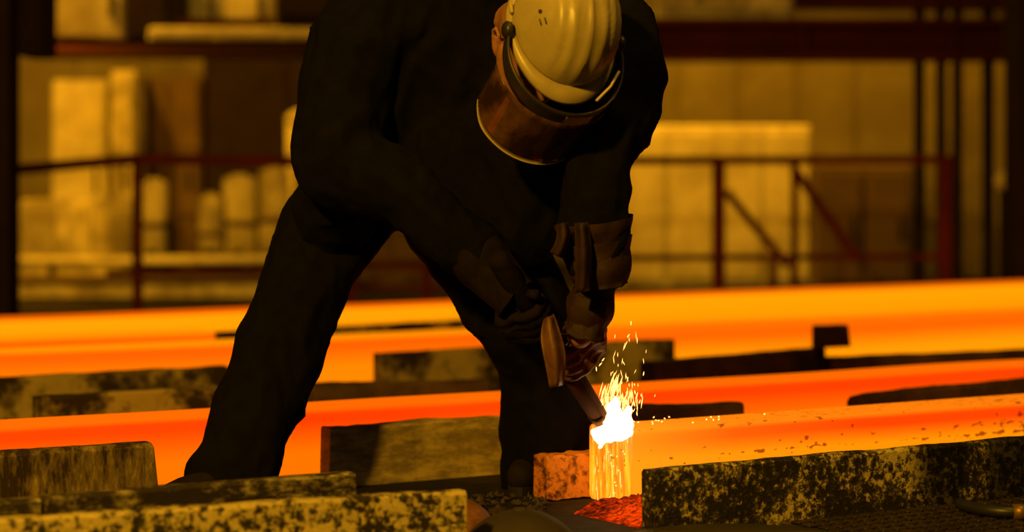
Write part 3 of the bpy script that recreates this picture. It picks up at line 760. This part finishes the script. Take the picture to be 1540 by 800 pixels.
def spindles():
    bm = bmesh.new()
    def spin(p, d, L, r):
        d = d.normalized(); x = d.orthogonal().normalized(); y = d.cross(x)
        a = bm.verts.new(p - d * L / 2); b = bm.verts.new(p + d * L / 2)
        m = [bm.verts.new(p + (x * math.cos(k * 2.094) + y * math.sin(k * 2.094)) * r) for k in range(3)]
        for k in range(3): bm.faces.new((a, m[k], m[(k + 1) % 3])); bm.faces.new((b, m[(k + 1) % 3], m[k]))
    rnd = random.Random(3)
    for i in range(70):      # left tongue leaning right
        t = rnd.random() ** 1.1; p = P(900 + 26 * t + rnd.gauss(0, 7), 622 - 48 * t + rnd.gauss(0, 5), 5.48 + rnd.gauss(0, .02))
        spin(p, Vector((.30 + rnd.gauss(0, .12), rnd.gauss(0, .1), 1)), rnd.uniform(.015, .045), rnd.uniform(.0008, .0020))
    for i in range(85):      # right fan
        t = rnd.random(); p = P(925 + 30 * t + rnd.gauss(0, 6), 628 - 28 * rnd.random() - 10 * t, 5.48 + rnd.gauss(0, .02))
        spin(p, Vector((rnd.gauss(.12, .2), rnd.gauss(0, .1), 1)), rnd.uniform(.010, .032), rnd.uniform(.0006, .0016))
    for i in range(46):      # scattered high sparks
        a = rnd.random(); p = P(930 + rnd.gauss(8, 22), 600 - 95 * a ** 1.6, 5.47 + rnd.gauss(0, .05))
        spin(p, Vector((rnd.gauss(.1, .25), rnd.gauss(0, .2), 1)), rnd.uniform(.006, .024), rnd.uniform(.0005, .0011))
    for (x, y) in ((949, 486), (945, 505), (903, 548), (907, 541), (897, 555), (962, 604), (958, 622), (955, 590), (968, 562)):
        spin(P(x, y, 5.47), Vector((rnd.gauss(.2, .4), 0, 1)), .012, .0016)
    for i in range(26):      # beads bouncing along the billet top
        s = abs(rnd.gauss(.03, .14)); p = C0 + U * (s + .02) + N * rnd.uniform(.01, .15) + Vector((0, 0, .187 + rnd.uniform(0, .01)))
        spin(p, U + Vector((0, 0, rnd.gauss(0, .5))), .006, .0020)
    spin(P(637, 604, 6.2), Vector((1, 0, 0)), .010, .005)
    o = from_bm('sparks', bm, M['spark']); tag(o, 'spray of yellow sparks rising from the cut', 'sparks', kind='stuff')
    bm = bmesh.new()
    def spin2(p, L, r):
        d = Vector((0, 0, 1)); a = bm.verts.new(p - d * L / 2); b = bm.verts.new(p + d * L / 2)
        m = [bm.verts.new(p + (Vector((1, 0, 0)) * math.cos(k * 1.571) + Vector((0, 1, 0)) * math.sin(k * 1.571)) * r) for k in range(4)]
        for k in range(4): bm.faces.new((a, m[k], m[(k + 1) % 4])); bm.faces.new((b, m[(k + 1) % 4], m[k]))
    for i in range(44):      # molten slag running down the end face
        v = rnd.uniform(.015, .165); zz = .17 * (1 - rnd.random() ** 1.3) + .004
        spin2(C0 + N * v - U * .003 + Vector((0, 0, zz)), rnd.uniform(.008, .05), rnd.uniform(.0006, .0014))
    for i in range(12):
        spin2(C0 + N * rnd.uniform(.02, .10) - U * .004 + Vector((0, 0, rnd.uniform(.01, .15))), .006, .0026)
    o = from_bm('molten_slag', bm, M['molten']); tag(o, 'molten drops running down the cut face of the nearest billet', 'slag', kind='stuff')
spindles()

# ------------------------------------------------------------------ background: railings, galleries, machines
def X(px, Y): return (px - CX) * Y / FPX
def Z(py, Y): return HC - (py - HY) * Y / FPX

def railing(label, Y, top, mids, posts, braces=(), mat=None, w=.05):
    root = empty('guard_rail', (X(top[0][0], Y), Y, 0), label, 'railing', 'red guard rails')
    off = Vector(root.location)
    for a, b in zip(top, top[1:]): bar('top_rail', P(*a, Y) - off, P(*b, Y) - off, w, mat, root)
    for a, b, ww in mids: bar('mid_rail', P(*a, Y) - off, P(*b, Y) - off, ww, mat, root)
    for px, py, ww in posts:
        bar('post', P(px, py, Y) - off, Vector((X(px, Y), Y, 0)) - off, ww, mat, root)
        box('foot_plate', X(px, Y) - off.x - .07, X(px, Y) - off.x + .07, -.07, .07, 0, .012, mat, root)
    for a, b, ww in braces: bar('brace', P(*a, Y) - off, P(*b, Y) - off, ww, mat, root)
    return root
railing('red guard rail with one tall post left of the worker', 12.4, [(-30, 260), (205, 239), (520, 244)], [((160, 410), (520, 404), .035)], [(207, 239, .05), (500, 244, .045), (-20, 259, .045)], (), M['redsteel'], .058)
railing('dark red guard rail with slanted braces right of the worker', 13.4, [(860, 242), (1434, 240)], [((860, 388), (1434, 386), .035)], [(1081, 242, .07), (1195, 244, .04), (1421, 240, .068), (880, 242, .06)],
        [((1092, 288), (1185, 400), .045), ((1195, 255), (1290, 392), .05), ((1163, 388), (1163, 470), .04)], M['redsteel'], .05)
railing('low red guard rail seen between the worker\'s legs', 13.6, [(520, 398), (690, 402)], [((520, 432), (690, 434), .03)], [(642, 398, .06), (530, 398, .05)], (), M['redsteel'], .04)

def column(label, px0, px1, Y, mat, ztop=4.6, name='steel_column'):
    x0, x1 = X(px0, Y), X(px1, Y); w = x1 - x0
    root = empty(name, ((x0 + x1) / 2, Y, 0), label, 'column', 'dark steel columns')
    t = max(.012, w * .12)
    box('flange', -w / 2, w / 2, -w * .5, -w * .5 + t, 0, ztop, mat, root); box('flange', -w / 2, w / 2, w * .5 - t, w * .5, 0, ztop, mat, root)
    box('web', -t / 2, t / 2, -w * .5 + t, w * .5 - t, 0, ztop, mat, root); box('base_plate', -w * .7, w * .7, -w * .7, w * .7, 0, .02, mat, root)
    return root
column('wide black column along the left edge of the hall', -50, 22, 11.2, M['darksteel'])
column('thin dark upright right of the grey wall, leftmost of the four', 1375, 1390, 14.3, M['darksteel'])
column('second thin dark upright from the left under the red girder', 1408, 1422, 14.3, M['darksteel'])
column('third thin dark upright from the left under the red girder', 1433, 1447, 14.3, M['darksteel'])
column('rightmost of the four thin dark uprights under the red girder', 1478, 1494, 14.3, M['darksteel'])
column('wide black column along the right edge of the hall', 1518, 1590, 13.5, M['darksteel'])
column('dark column hidden mostly behind the worker carrying the red girder', 872, 905, 14.1, M['darksteel'])

def girder(label, px0, px1, py0, py1, Y, mat, fl_=.16, stiff=.9):
    x0, x1 = X(px0, Y), X(px1, Y); z1, z0 = Z(py0, Y), Z(py1, Y); h = z1 - z0
    root = empty('girder', (x0, Y, z0), label, 'girder', 'overhead girders'); L = x1 - x0
    box('bottom_flange', 0, L, -fl_, fl_, 0, h * .16, mat, root); box('top_flange', 0, L, -fl_, fl_, h * .84, h, mat, root); box('web', 0, L, -.02, .02, h * .16, h * .84, mat, root)
    k = stiff * .5
    while k < L: box('stiffener', k, k + .02, -fl_ * .9, -.02, h * .16, h * .84, mat, root); k += stiff
    return root
girder('long dark red girder across the upper right', 868, 1640, 30, 92, 14.1, M['darkred'])
girder('upper dark girder above the red one at the top right', 1190, 1640, -40, 14, 14.3, M['darkred'])
girder('thin dark deck beam of the gallery at the upper left', 18, 520, 72, 79, 14.0, M['darkred'], .9)
column('dark column under the gallery deck behind the worker', 500, 520, 14.0, M['darksteel'], Z(79, 14.0))

def cabinet(name, label, px0, px1, py0, Y, depth, mat, zb=0.0, py1=None, doors=2, cat='cabinet', dmat=None, ribs=0, handle=True, group=None):
    x0, x1 = X(px0, Y), X(px1, Y); z1 = Z(py0, Y); z0 = Z(py1, Y) if py1 is not None else zb
    root = empty(name, ((x0 + x1) / 2, Y, z0), label, cat, group); w = x1 - x0; h = z1 - z0
    box('body', -w / 2, w / 2, 0, depth, 0, h, mat, root, .015)
    for d in range(doors):
        a = -w / 2 + w * d / doors + .02; b = -w / 2 + w * (d + 1) / doors - .02
        dd = box('door', a, b, -.02, 0, .06, h - .05, dmat or mat, root, .006)
        if handle: bar('handle', (b - .06, -.035, h * .5 - .08), (b - .06, -.035, h * .5 + .08), .02, M['darksteel'], dd)
    for r in range(ribs):
        zz = h * (r + 1) / (ribs + 1); box('rib', -w / 2, w / 2, -.035, 0, zz - .025, zz + .025, dmat or mat, root, .006)
    return root
# upper left gallery
ZG = Z(72, 14.0)
cabinet('gallery_cabinet', 'lit sheet cabinet on the gallery at the top left', 66, 188, -60, 13.9, .5, M['pale'], ZG, cat='cabinet', doors=1)
cabinet('gallery_cabinet', 'black cabinet on the gallery next to the lit one', 190, 266, -60, 13.88, .5, M['darksteel'], ZG, doors=1)
cabinet('gallery_cabinet', 'lit sheet cabinet hung with a red lower edge at the top', 268, 410, -60, 14.45, .4, M['pale'], ZG, doors=2)
cabinet('gallery_box', 'low pale housing along the gallery edge', 222, 520, 40, 13.55, .3, M['pale'], ZG, doors=3, cat='housing', handle=False)
bar_o = empty('red_channel', (X(265, 13.56), 13.57, Z(40, 13.55)), 'thin dark red channel lying on the pale gallery housing', 'beam')
box('web', 0, X(412, 13.5) - X(265, 13.5), 0, .12, 0, .02, M['darkred'], bar_o); box('lip', 0, X(412, 13.5) - X(265, 13.5), 0, .015, .02, .05, M['darkred'], bar_o)
cabinet('gallery_cabinet', 'dark cabinet on the gallery beside the worker\'s shoulder', 414, 516, -60, 13.55, .3, M['darksteel'], Z(39.5, 13.55), doors=1)
cabinet('hanging_box', 'black box fixed to the column in the top left corner', 22, 62, -60, 11.3, .4, M['darksteel'], py1=84, doors=1, cat='box')
# lower left machines
cabinet('tall_cabinet', 'bright pale tall cabinet left of the red rail post', 78, 162, 120, 16.4, .6, M['pale'], doors=1)
cabinet('tall_cabinet', 'narrow bright cabinet between the pale and the brown one', 166, 204, 106, 16.0, .45, M['pale2'], doors=1)
cabinet('tall_cabinet', 'brown ribbed tall cabinet left of the dark opening', 210, 302, 116, 16.5, .6, M['brownsheet'], doors=2, ribs=2)
cabinet('wall_housing', 'dim grey housing behind the pale cabinets at left', 20, 420, 76, 17.4, .5, M['dimsheet'], doors=4, cat='housing', handle=False)
cabinet('dark_booth', 'dark booth beside the worker\'s right arm', 306, 560, 84, 16.6, .7, M['darksteel'], doors=2, cat='booth')
cabinet('bench_cabinet', 'low blotched workbench behind the left railing', 30, 200, 300, 15.2, .5, M['pale2'], doors=3, cat='workbench', handle=False)
def tank(label, px, w, py0, Y, mat):
    r = w * Y / FPX / 2; h = Z(py0, Y)
    root = empty('pressure_tank', (X(px, Y), Y, 0), label, 'tank', 'tanks behind the left railing')
    bm = bmesh.new(); b_lathe(bm, [(0, .12), (r * .7, .14), (r, .22), (r, h - .05), (r * .94, h - .02), (r * .5, h - .02), (r * .5, h), (0, h)], 28); from_bm('vessel', bm, mat, root, True)
    for k in range(3):
        a = k * 2.094 + .5; bar('leg', (r * .8 * math.cos(a), r * .8 * math.sin(a), 0), (r * .8 * math.cos(a), r * .8 * math.sin(a), .26), .05, M['darksteel'], root)
    bm = bmesh.new(); b_lathe(bm, [(r + .001, h * .55), (r + .012, h * .55), (r + .012, h * .6), (r + .001, h * .6)], 28); from_bm('hoop', bm, M['brownsheet'], root, True)
    tube('outlet_pipe', [(0, -r * .7, h * .3), (0, -r - .12, h * .3), (0, -r - .16, h * .26), (0, -r - .16, .02)], .035, M['darksteel'], root, 10)
    return root
tank('stout bright tank next to the worker\'s right elbow', 412, 46, 250, 15.0, M['pale2'])
tank('bright tank second from the worker behind the left railing', 360, 50, 262, 15.3, M['pale'])
tank('shorter blotched tank farthest from the worker behind the left railing', 316, 36, 290, 15.2, M['pale2'])
tank('short thick tank behind the railing post at left', 232, 40, 268, 15.4, M['pale'])
pp = empty('standing_pipe', (X(438, 15.8), 15.8, 0), 'short pale pipe end showing at the worker\'s sleeve', 'pipe')
tube('riser', [(0, 0, 0), (0, 0, Z(182, 15.8))], .035, M['pale'], pp); tube('elbow', [(0, 0, Z(186, 15.8)), (0, 0, Z(178, 15.8)), (.03, 0, Z(174, 15.8)), (.10, 0, Z(172, 15.8))], .04, M['pale'], pp)
kb = empty('kerb_wall', (X(20, 14.2), 14.2, 0), 'low stained kerb wall running behind the left railing', 'kerb')
box('upstand', 0, X(470, 14.2) - X(20, 14.2), 0, .18, 0, Z(424, 14.2), M['pale2'], kb, .01)
box('coping', -.02, X(470, 14.2) - X(20, 14.2), -.03, .21, Z(424, 14.2), Z(417, 14.2), M['brownsheet'], kb, .008)
lg = empty('pipe_ledge', (X(30, 14.6), 14.6, 0), 'pale pipe run on stands behind the left railing', 'pipe')
tube('pipe', [(0, 0, Z(392, 14.6)), (X(520, 14.6) - X(30, 14.6), 0, Z(390, 14.6))], .03, M['pale'], lg)
for k in range(4): bar('stand', (.2 + k * .55, 0, 0), (.2 + k * .55, 0, Z(392, 14.6) - .02), .04, M['darksteel'], lg)
cabinet('machine_base', 'dark machine base glimpsed between the worker\'s legs', 520, 720, 300, 15.5, .6, M['brownsheet'], doors=3, cat='machine', handle=False, ribs=2)
# right
cabinet('pale_housing', 'large bright ribbed housing behind the right railing', 930, 1220, 188, 15.4, .8, M['pale'], doors=4, cat='housing', ribs=0, handle=False)
cabinet('brown_housing', 'dark brown housing right of the bright one', 1226, 1372, 248, 15.2, .6, M['brownsheet'], doors=2, cat='housing')
cabinet('grey_wall_unit', 'wide dim sheet-metal enclosure under the red girder', 930, 1378, 60, 16.8, .5, M['dimsheet'], doors=5, cat='enclosure', handle=False)
cabinet('side_enclosure', 'dim sheet enclosure seen between the thin dark uprights', 1386, 1600, 60, 15.6, .4, M['dimsheet'], doors=4, cat='enclosure', handle=False)
cabinet('girder_box', 'pale box standing on the red girder at the top', 985, 1195, -60, 14.1, .3, M['pale2'], Z(30, 14.1), doors=3, cat='box', handle=False)
gb = empty('gauge_box', (X(1499, 13.95), 13.78, 0), 'small pale gauge on a stand by the rightmost thin upright', 'gauge')
bm = bmesh.new(); b_lathe(bm, [(0, 0), (.05, 0), (.055, .03), (.045, .05), (0, .05)], 20, Matrix.Translation((0, 0, Z(272, 13.8))) @ Matrix.Rotation(math.pi / 2, 4, 'X')); from_bm('dial', bm, M['pale'], gb, True)
bar('stand', (0, .02, 0), (0, .02, Z(280, 13.8)), .03, M['darksteel'], gb)
